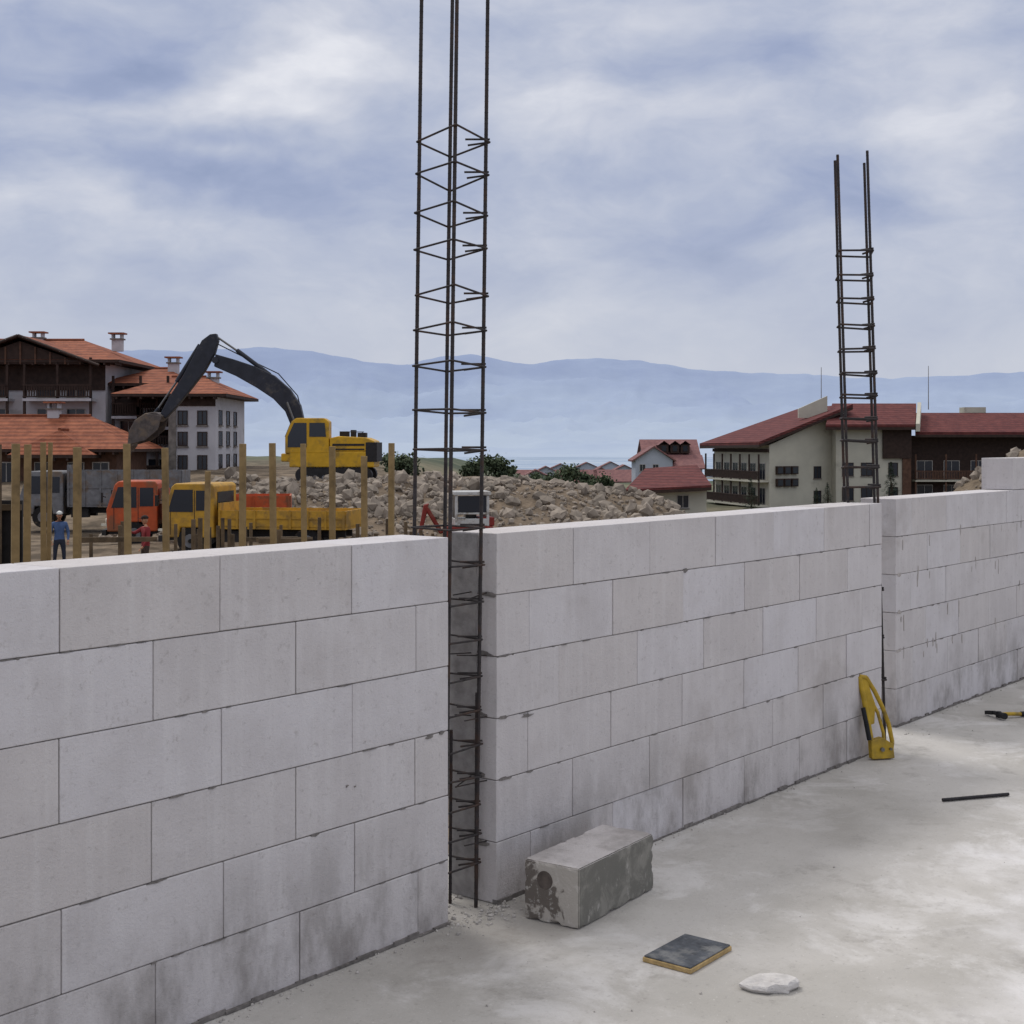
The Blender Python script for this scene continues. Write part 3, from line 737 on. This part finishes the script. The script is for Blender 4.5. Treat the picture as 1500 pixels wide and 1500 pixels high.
# ------------------------------------------------------------------ trees
def leafmat(name,a,b):
    m=bpy.data.materials.new(name); k=NT(m)
    at=k.n('ShaderNodeAttribute',attribute_name='rnd').outputs['Fac']
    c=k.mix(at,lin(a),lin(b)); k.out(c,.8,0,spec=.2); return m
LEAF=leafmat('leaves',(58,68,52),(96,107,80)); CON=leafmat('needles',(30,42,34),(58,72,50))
BARK=mat('bark',(84,72,62),.9,10,.3)
def tree(name,x,y,zb,h,w_,kind='d',seed=1,n=2200):
    random.seed(seed); mb=MB(); ml=MB()
    mb.cyl((x,y,zb),(x+.1,y,zb+h*.6),h*.035,h*.015,0,7)
    cl=[]
    if kind=='d':
        for i in range(16):
            a=U(0,6.3); rr=U(.1,1)*w_*.42; zz=zb+h*U(.35,.92); rr*=math.sin(min(1,(zb+h*1.05-zz)/(h*.6))*1.57)
            c=Vector((x+rr*math.cos(a),y+rr*math.sin(a),zz)); cl.append((c,w_*U(.12,.24)))
            mb.cyl((x,y,zb+h*U(.2,.45)),c,h*.012,h*.004,0,5)
        for i in range(n):
            c,r=random.choice(cl); v=Vector((random.gauss(0,.5),random.gauss(0,.5),random.gauss(0,.42)))*r; p=c+v
            s=U(.5,1)*h*.028; q=Matrix.Rotation(U(0,6.3),3,Vector((U(-1,1),U(-1,1),U(-1,1))).normalized())
            vs=[p+q@Vector(t_)*s for t_ in((-1,-.6,0),(1,-.6,0),(1,.6,0),(-1,.6,0))]
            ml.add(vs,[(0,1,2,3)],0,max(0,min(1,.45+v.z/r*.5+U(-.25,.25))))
    else:
        for i in range(n):
            t=R()**.7; zz=zb+h*(1-t)*.93+h*.07; lay=(.75+.25*math.sin(zz*9)); rr=w_*.5*t*lay*U(.3,1)**.5; a=U(0,6.3)
            p=Vector((x+rr*math.cos(a),y+rr*math.sin(a),zz-rr*.15)); s=h*.03*U(.6,1.2)
            dr=Vector((math.cos(a),math.sin(a),-.3)); sd=Vector((-math.sin(a),math.cos(a),0))
            ml.add([p-sd*s*.4,p+sd*s*.4,p+dr*s*1.6],[(0,1,2)],0,R())
        mb.cyl((x,y,zb),(x,y,zb+h*.97),h*.02,h*.004,0,6)
    e=empty(name); mb.obj('trunk',[BARK],e); ml.obj('crown',[LEAF if kind=='d' else CON],e,recalc=False)
for i,(q,top,Y,w_,kd) in enumerate(((722,664,115,4.4,'d'),(590,664,110,3.6,'d'),(745,676,118,3.0,'d'),(693,676,112,3.2,'d'),(838,682,150,5.5,'d'),(815,688,160,4.5,'d'),(862,692,165,4.5,'d'),(575,668,120,3.2,'d'),(640,686,150,5,'d'),(890,698,170,4.5,'d'),(780,696,170,4.5,'d'))):
    zt=SZ(top,Y); tree('deciduous_tree',SX(q,Y),Y,zt-6.0,6.2,w_,kd,40+i)
for i,(q,top,Y,w_) in enumerate(((1305,676,140,3.4),(1212,706,140,2.6),(1196,714,138,2),(1100,700,140,3))):
    zt=SZ(top,Y); tree('conifer_tree',SX(q,Y),Y,-5.2,zt+5.2,w_,'c',70+i,1800)

# ------------------------------------------------------------------ vehicles
ORG=mat('orange_paint',(184,84,46),.5,4,.12,dirt=.4,dirtcol=(120,86,62)); YLP=mat('yellow_paint',(188,144,48),.5,4,.12,dirt=.5,dirtcol=(130,104,60))
GRY=mat('grey_steel',(112,112,114),.6,4,.25,dirt=.4,dirtcol=(110,92,74)); TYR=mat('tyre',(34,33,33),.9,12,.2,dirt=.3,dirtcol=(96,82,66))
DRK=mat('dark_chassis',(44,42,42),.7,6,.25); WHP=mat('white_paint',(190,190,187),.5,4,.08,dirt=.35); REDP=mat('red_paint',(128,46,38),.5,4,.12,dirt=.3)
LMP=mat('lamp_glass',(210,206,190),.2,5,.05)
def wheel(mb,x,y,z,r,w_,mt,mr):
    mb.cyl((x,y-w_/2,z),(x,y+w_/2,z),r,r,mt,20); 
    for s in(-1,1): mb.cyl((x,y+s*(w_/2-.02),z),(x,y+s*(w_/2+.012),z),r*.55,r*.5,mr,14); mb.cyl((x,y+s*(w_/2),z),(x,y+s*(w_/2+.05),z),r*.18,r*.15,mt,8)
def truck(name,loc,rot,paint,bed,L=6.6,dump=False,bedh=.62):
    e=empty(name,loc,rot); W=2.25
    mb=MB()
    prof=[(0,.6),(.03,1.42),(-.28,2.38),(-.42,2.5),(-1.75,2.5),(-1.85,2.4),(-1.85,.6),(-1.4,.6),(-1.35,.95),(-.6,.95),(-.55,.6)]
    mb.prism([(a,-W/2,b) for a,b in prof],(0,W,0),0)
    mb.obj('cab',[paint],e,bevel=.05,seg=3)
    mb=MB()
    for s in(-1,1):
        y=s*(W/2); mb.prism([(a,y+s*.004,b) for a,b in((-.16,1.5),(-.40,2.28),(-1.08,2.28),(-1.08,1.5))],(0,s*.012,0),0)
        mb.prism([(a,y+s*.004,b) for a,b in((-1.2,1.55),(-1.2,2.25),(-1.7,2.25),(-1.7,1.55))],(0,s*.012,0),0)
    sl=Vector((-.31,0,.96)).normalized(); nn=Vector((.96,0,.31)).normalized()
    a=Vector((.03,0,1.42))+sl*.10+nn*.004; b=Vector((.03,0,1.42))+sl*.90+nn*.004
    mb.prism([a+Vector((0,-W/2+.12,0)),a+Vector((0,W/2-.12,0)),b+Vector((0,W/2-.2,0)),b+Vector((0,-W/2+.2,0))],nn*.015,0)
    mb.bb(-1.872,-1.86,-.8,.8,1.6,2.2,0)
    mb.obj('windows',[GLASS],e)
    mb=MB()
    mb.bb(.02,.035,-.75,.75,.85,1.25,0); 
    for i in range(4): mb.bb(.036,.05,-.72,.72,.9+i*.09,.93+i*.09,0)
    mb.bb(0.04,.2,-W/2,W/2,.45,.66,0)
    for s in(-1,1):
        mb.box((-1.14,s*(W/2+.004),1.5),(.02,.01,1.5),0); mb.box((-.25,s*(W/2+.004),1.1),(.02,.01,.8),0)
        mb.cyl((.05,s*(W/2),1.9),(.15,s*(W/2+.2),1.95),.02,.02,0,6); mb.box((.15,s*(W/2+.24),1.9),(.06,.2,.38),0)
        mb.bb(-L+.2,-.2,s*.42-.06,s*.42+.06,.62,.84,0)
        mb.bb(-2.9,-2.15,s*.75-.2,s*.75+.2,.45,.85,0)
    mb.bb(-1.8,-.05,-1.0,1.0,.5,.62,0)
    mb.obj('chassis_trim',[DRK],e)
    mb=MB()
    for s in(-1,1): mb.cyl((.03,s*.92,.98),(.07,s*.92,.98),.12,.12,0,12); mb.box((.12,s*1.0,.86),(.2,.18,.08),0)
    mb.obj('headlamps',[LMP],e)
    mb=MB()
    for s in(-1,1): wheel(mb,-.98,s*(W/2-.17),.48,.48,.28,0,1)
    for s in(-1,1): wheel(mb,-L+1.4,s*(W/2-.22),.48,.48,.42,0,1)
    if dump:
        for s in(-1,1): wheel(mb,-L+2.5,s*(W/2-.22),.48,.48,.42,0,1)
    mb.obj('wheels',[TYR,GRY],e)
    mb=MB(); x0=-L; x1=-2.05; z0=1.02
    W2=W+.12
    mb.bb(x0,x1,-W2/2,W2/2,z0-.1,z0,0)
    for s in(-1,1):
        mb.bb(x0,x1,s*W2/2-.03,s*W2/2+.03,z0+.002,z0+bedh,0)
        n=int((x1-x0)/.62)
        for i in range(n+1):
            x=x0+.05+(x1-x0-.1)*i/n; mb.bb(x-.04,x+.04,s*(W2/2+.055)-.02,s*(W2/2+.055)+.02,z0-.08,z0+bedh+.01,0,-.3)
        mb.bb(x0,x1,s*(W2/2+.05)-.015,s*(W2/2+.05)+.015,z0+bedh*.48,z0+bedh*.54,0,-.3)
    mb.bb(x0-.03,x0+.03,-W2/2+.031,W2/2-.031,z0+.002,z0+bedh,0); mb.bb(x1-.03,x1+.03,-W2/2+.031,W2/2-.031,z0+.002,z0+bedh+.25,0)
    mb.obj('cargo_bed',[bed],e)
    return e
ZG=-2.15
truck('flatbed_truck',(SX(258,50.5),50.5,ZG+.12),math.radians(180-9),YLP,YLP,6.6,bedh=.55)
truck('flatbed_truck',(SX(163,54),54,ZG+.1),math.radians(180+8),ORG,ORG,6.8,bedh=.9)
truck('dump_truck',(SX(40,63),63,ZG+.3),math.radians(180+4),GRY,GRY,7.0,True,bedh=1.5)

Ye=69.0
e=empty('excavator')
EY=mat('excavator_yellow',(204,158,38),.45,3,.12,dirt=.4,dirtcol=(134,110,60)); EB=mat('boom_dark_grey',(48,50,58),.5,3,.2,dirt=.2,dirtcol=(88,84,80))
def EP(px,py,dy=0): v=SV(px,py,Ye); v.y+=dy; return v
mb=MB()
boom=[(320,520),(345,527),(378,538),(405,551),(428,571),(443,594),(449,620),(450,650),(436,652),(430,625),(421,603),(404,585),(380,569),(350,552),(318,538)]
mb.prism([EP(a,b,-.75) for a,b in boom],(0,.5,0),0)
stick=[(300,500),(312,491),(321,490),(324,500),(319,518),(304,545),(283,572),(262,598),(247,614),(240,606),(252,583),(272,552),(288,522)]
mb.prism([EP(a,b,-.7) for a,b in stick],(0,.4,0),0)
mb.obj('boom_and_stick',[EB],e,bevel=.04,seg=2)
mb=MB()
mb.cyl(EP(320,494,-.5),EP(352,516,-.5),.05,.05,1,8); mb.cyl(EP(350,514,-.5),EP(398,550,-.5),.11,.11,0,10)
for dy in(-.95,-.05): mb.cyl(EP(455,655,dy),EP(440,630,dy),.11,.11,0,10); mb.cyl(EP(440,630,dy),EP(425,590,dy),.06,.06,1,8)
mb.cyl(EP(296,506,-.5),EP(262,560,-.5),.1,.1,0,8); mb.cyl(EP(262,560,-.5),EP(236,598,-.5),.05,.05,1,8)
mb.cyl(EP(320,529,-.85),EP(320,529,-.15),.16,.16,0,12)
mb.tube([EP(449,625,-.45),EP(438,580,-.45),EP(410,548,-.45),EP(360,524,-.45),EP(322,505,-.45)],.03,0,6)
mb.cyl(EP(236,598,-.5),EP(225,612,-.5),.07,.07,0,8); mb.cyl(EP(246,606,-.5),EP(230,615,-.5),.08,.08,0,8)
mb.obj('hydraulics',[EB,STL],e)
mb=MB()
bk=[(246,610),(236,604),(222,606),(207,616),(198,632),(196,650),(200,654),(204,640),(212,626),(226,617),(240,618)]
mb.prism([EP(a,b,-1.15) for a,b in bk],(0,1.3,0),0)
sd=[(246,610),(222,606),(207,616),(198,632),(197,652),(222,645),(240,630)]
for dy in(-1.19,.15): mb.prism([EP(a,b,dy) for a,b in sd],(0,.05,0),0)
for i in range(5):
    mb.prism([EP(196,650,-1.15+i*.29),EP(201,652,-1.15+i*.29),EP(194,662,-1.15+i*.29)],(0,.13,0),0)
mb.obj('bucket',[mat('bucket_steel',(92,84,80),.6,5,.3,metal=.3,dirt=.5,dirtcol=(120,104,88))],e,bevel=.02)
mb=MB()
def bx(x0,x1,y0,y1,dy0,dy1,m=0): a=EP(x0,y1); b=EP(x1,y0); mb.bb(a.x,b.x,Ye+dy0,Ye+dy1,a.z,b.z,m)
bx(430,552,661,684,-1.35,1.35)
body=[(488,661),(488,642),(500,639),(540,641),(552,646),(555,660),(553,672),(540,661.0)]
mb.prism([EP(a,b,-1.34) for a,b in body],(0,2.68,0),0)
cabp=[(424,664),(424,640),(433,618),(440,613),(480,613),(487,618),(487,664)]
mb.prism([EP(a,b,-1.36) for a,b in cabp],(0,1.05,0),0)
bx(418,432,664,676,-1.3,1.3)
mb.obj('upper_body',[EY],e,bevel=.05,seg=2)
mb=MB()
mb.prism([EP(a,b,-1.38) for a,b in((428,640),(437,620),(455,620),(455,655),(428,655))],(0,.015,0),0)
mb.prism([EP(a,b,-1.38) for a,b in((459,620),(481,620),(483,640),(459,640))],(0,.015,0),0)
a=EP(423.4,640);b=EP(432.4,618); mb.prism([Vector((a.x,Ye-1.25,a.z)),Vector((a.x,Ye-.42,a.z)),Vector((b.x,Ye-.42,b.z)),Vector((b.x,Ye-1.25,b.z))],(-.012,0,.004),0)
mb.obj('cab_windows',[GLASS],e)
mb=MB()
for (x0,x1,y0,y1) in ((500,512,632,640),(516,522,630,640),(526,538,634,641)): bx(x0,x1,y0,y1,-.7,.1)
bx(540,556,648,676,-1.37,1.37); bx(492,538,650,653,-1.36,-1.345); bx(492,538,657,659,-1.36,-1.345)
bx(470,510,684,690,-.6,.6)
for q in (505,515,525,535): mb.cyl(EP(q,642,-1.2),EP(q,633,-1.2),.02,.02,0,5)
mb.cyl(EP(503,633,-1.2),EP(537,633,-1.2),.02,.02,0,5)
for dy in(-1.45,.85):
    pts=[]
    for cx_,sg in ((540,1),(448,-1)):
        for i in range(9):
            t=-math.pi/2+math.pi*i/8; pts.append(EP(cx_+sg*9*math.cos(t),695-sg*10*math.sin(t)*(1) ,dy))
    mb.prism(pts,(0,.6,0),0)
    for i in range(20):
        q=446+i*5.0; mb.box(EP(q,684.5,dy+.3),(.1,.62,.06),0); mb.box(EP(q,705.6,dy+.3),(.1,.62,.06),0)
    for i in range(7): mb.cyl(EP(455+i*13,699,dy-.03),EP(455+i*13,699,dy+.05),.13,.13,1,10)
mb.obj('tracks_and_counterweight',[DRK,GRY],e)

e=empty('mini_excavator',(SX(689,52.5),52.5,-2.2),math.radians(10))
mb=MB()
for s in(-1,1): mb.prism([(-1,s*.6-.15,.12),(-.85,s*.6-.15,0),(.85,s*.6-.15,0),(1,s*.6-.15,.12),(1,s*.6-.15,.38),(.85,s*.6-.15,.5),(-.85,s*.6-.15,.5),(-1,s*.6-.15,.38)],(0,.3,0),0)
mb.bb(-.6,.6,-.4,.4,.3,.56,0); mb.obj('tracks',[DRK],e,bevel=.02)
mb=MB(); mb.bb(-.95,.75,-.75,.75,.58,1.02,0); mb.bb(.2,.8,-.7,.7,1.02,1.35,0)
mb.prism([(-1.0,-.1,.75),(-1.6,-.1,1.75),(-1.75,-.1,1.7),(-1.15,-.1,.7)],(0,.2,0),0); mb.prism([(-1.55,-.09,1.85),(-1.75,-.09,1.8),(-1.95,-.09,.75),(-1.82,-.09,.75)],(0,.18,0),0)
mb.obj('red_body',[REDP],e,bevel=.03)
mb=MB()
for x in(-.62,.55):
    for y in(-.68,.5): mb.bb(x-.05,x+.05,y-.05,y+.05,1.02,2.16,0)
for y in(-.68,.5): mb.bb(-.57,.5,y-.05,y+.05,1.45,1.52,0)
mb.bb(-.72,.66,-.78,.6,2.162,2.3,0); mb.bb(-.66,.6,-.72,.54,1.03,1.3,0)
mb.obj('white_cab',[WHP],e,bevel=.02)
mb=MB(); mb.bb(-.56,.49,-.70,-.69,1.54,2.14,0); mb.bb(-.64,-.63,-.62,.44,1.32,2.14,0); mb.bb(.56,.57,-.62,.44,1.32,2.14,0); mb.bb(-.2,.2,-.2,.2,1.31,1.8,0)
mb.obj('windows',[GLASS],e)
mb=MB(); mb.prism([(-1.8,-.3,.75),(-1.95,-.3,.72),(-2.1,-.3,.45),(-1.85,-.3,.2),(-1.6,-.3,.35)],(0,.6,0),0); mb.obj('bucket',[DRK],e)

# ------------------------------------------------------------------ timber posts
WOOD=mat('timber',(150,127,88),.85,5,.25,bs=.4,bd=.004,dirt=.35,dirtcol=(100,84,62))
OLDW=mat('weathered_timber',(104,88,68),.9,5,.3,dirt=.4,dirtcol=(66,56,46))
random.seed(14)
for q,top,Yp,w_ in ((22,650,17.5,.095),(39,651,18,.085),(64,648,18.5,.075),(71,648,18.7,.05),(113,655,18,.085),(188,650,18,.09),(244,656,18.5,.075),(302,690,19,.07),(355,650,18.5,.075),(401,649,19,.075),(446,650,19.5,.075),(487,654,19.5,.075),(534,668,20,.075),(573,649,20,.075)):
    x=SX(q,Yp); zt=SZ(top,Yp); mb=MB(); mb.box((0,0,(zt+2.15)/2-2.15),(w_,w_*.9,zt+2.15),0,None,U(-.35,.2))
    o=mb.obj('timber_post',[WOOD],bevel=.004); o.location=(x,Yp,0); o.rotation_euler=(U(-.008,.008),U(-.016,.016),U(-.3,.5))
mb=MB(); 
for i in range(34):
    q=U(100,640); Yp=U(20,27); x=SX(q,Yp); zt=SZ(U(758,784),Yp)
    if 200<q<245 : continue
    mb.box((x,Yp,(zt-2.15)/2),(.055,.045,zt+2.15),0,Matrix.Rotation(U(-.3,.3),3,'Z'),U(-.4,.5))
for i in range(6):
    q=random.choice((U(110,190),U(260,520))); Yp=U(21,25); x=SX(q,Yp); mb.box((x,Yp,SZ(U(782,794),Yp)),(U(.6,1.4),.05,.07),0,Matrix.Rotation(U(-.2,.2),3,'Z'),U(-.3,.3))
mb.obj('formwork_stakes',[OLDW])
mb=MB(); Yp=19
a=SX(-60,Yp); b=SX(32,Yp); mb.bb(a,b,Yp,Yp+.05,-2.1,SZ(733,Yp),0); mb.bb(a,b,Yp-.06,Yp-.002,SZ(742,Yp)-.05,SZ(742,Yp)+.03,1); 
for i in range(4): x=lerp(a,b-.1,i/3); mb.bb(x,x+.08,Yp-.1,Yp-.061,-2.1,SZ(733,Yp),1)
for q in (2,10,52): mb.box((SX(q,Yp),Yp-.3,0),(.06,.06,3.7),1)
mb.obj('formwork_panel',[DRK,OLDW])

# ------------------------------------------------------------------ workers
SKIN=mat('skin',(176,128,100),.6,8,.08)
def worker(name,loc,rot,shirt,trous,hat,pose=0):
    e=empty(name,loc,rot)
    J={'pel':(0,0,.95),'sp':(0,.01,1.15),'ch':(0,.0,1.36),'nk':(0,.01,1.50),'hd':(0,-.01,1.58),
       'shL':(.19,0,1.43),'elL':(.26,-.03,1.15),'wrL':(.24,-.18,.93),'haL':(.23,-.24,.87),
       'shR':(-.19,0,1.43),'elR':(-.28,.0,1.14),'wrR':(-.26,-.14,.92),'haR':(-.25,-.2,.86),
       'hpL':(.10,0,.90),'knL':(.13,-.05,.50),'anL':(.14,.02,.09),'toL':(.15,-.15,.04),
       'hpR':(-.10,0,.90),'knR':(-.13,-.03,.50),'anR':(-.15,.04,.09),'toR':(-.17,-.13,.04)}
    if pose: J['elR']=(-.30,-.2,1.3); J['wrR']=(-.2,-.42,1.35); J['haR']=(-.17,-.5,1.37)
    rad={'pel':.15,'sp':.135,'ch':.155,'nk':.06,'hd':.055,'sh':.075,'el':.05,'wr':.034,'ha':.036,'hp':.095,'kn':.062,'an':.045,'to':.04}
    names=list(J); ed=[('pel','sp'),('sp','ch'),('ch','nk'),('nk','hd')]
    for s in 'LR': ed+=[('ch','sh'+s),('sh'+s,'el'+s),('el'+s,'wr'+s),('wr'+s,'ha'+s),('pel','hp'+s),('hp'+s,'kn'+s),('kn'+s,'an'+s),('an'+s,'to'+s)]
    me=bpy.data.meshes.new('body'); me.from_pydata([J[n] for n in names],[(names.index(a),names.index(b)) for a,b in ed],[])
    o=bpy.data.objects.new('body',me); scene.collection.objects.link(o)
    o.modifiers.new('s','SKIN')
    for i,n in enumerate(names):
        r=rad.get(n,rad.get(n[:2],.05)); sv=me.skin_vertices[0].data[i]; sv.radius=(r,r*.8 if n in('ch','sp','pel') else r); sv.use_root=(n=='pel')
    ss=o.modifiers.new('ss','SUBSURF'); ss.levels=1; ss.render_levels=1
    dg=bpy.context.evaluated_depsgraph_get(); m2=bpy.data.meshes.new_from_object(o.evaluated_get(dg)); bpy.data.objects.remove(o)
    m2.materials.clear()
    for m_ in (shirt,trous,SKIN,BLK): m2.materials.append(m_)
    ha=[Vector(J['haL']),Vector(J['haR'])]
    for p in m2.polygons:
        c=p.center; p.use_smooth=True
        arm=abs(c.x)>.2 and c.z>.8
        if c.z>1.5 and abs(c.x)<.1: p.material_index=2
        elif min((c-h).length for h in ha)<.09: p.material_index=2
        elif c.z>.95 or (arm): p.material_index=0
        elif c.z<.1: p.material_index=3
        else: p.material_index=1
    o=bpy.data.objects.new('body',m2); scene.collection.objects.link(o); o.parent=e
    mb=MB()
    vs,fs=ICO[2]; out=[]
    for v in vs:
        p=Vector((v.x*.078,v.y*.095,v.z*.118))
        if p.z<-.03: p.x*=.85; p.y*=.92
        if v.y<-.85 and abs(v.z+.05)<.35: p.y-=.018*(1-abs(v.x)*2)
        out.append(p+Vector((0,-.02,1.68)))
    mb.add(out,fs,0,0,True)
    for s in(-1,1): mb.ico((s*.08,-.01,1.68),.02,0,0,1,.05,True,(.5,1,1.5)); mb.ico((s*.03,-.108,1.70),.009,1,0,1,0,True)
    mb.box((0,-.112,1.63),(.045,.008,.008),1)
    mb.obj('head',[SKIN,DRK],e)
    mb=MB(); out=[]; 
    for v in vs:
        z=max(v.z,-.05); out.append(Vector((v.x*.098,v.y*.118-.02,z*.10+1.735)))
    mb.add(out,fs,0,0,True); mb.box((0,-.135,1.735),(.13,.07,.012),0)
    mb.obj('hat',[hat],e)
    mb=MB()
    for s,h in zip('LR',ha):
        dr=(h-Vector(J['wr'+s])).normalized(); sx=Vector((1,0,0))
        for i in range(4):
            a=h+dr*.03+sx*(i-1.5)*.018; l=(.032,.038,.036,.028)[i]; b=a+dr*l; c=b+(dr+Vector((0,.2,-.6))).normalized()*l*.8
            mb.cyl(a,b,.009,.0085,0,6); mb.cyl(b,c,.0085,.007,0,6)
        t=h+sx*(-.03 if s=='L' else .03); mb.cyl(t,t+dr*.05+sx*(-.02 if s=='L' else .02),.011,.008,0,6)
    mb.obj('fingers',[SKIN],e)
def cloth(n,c): return mat(n,c,.9,6,.15)
def stand(px,Y):
    x=SX(px,Y); return (x,Y,gz(x,Y)-.01)
worker('construction_worker',stand(87,43),.4,cloth('blue_shirt',(72,92,128)),cloth('dark_trousers',(46,50,62)),mat('white_helmet',(206,206,200),.4,5,.05))
worker('construction_worker',stand(213,41),-.9,cloth('red_shirt',(128,46,48)),cloth('brown_trousers',(70,58,50)),cloth('dark_cap',(44,36,34)),1)
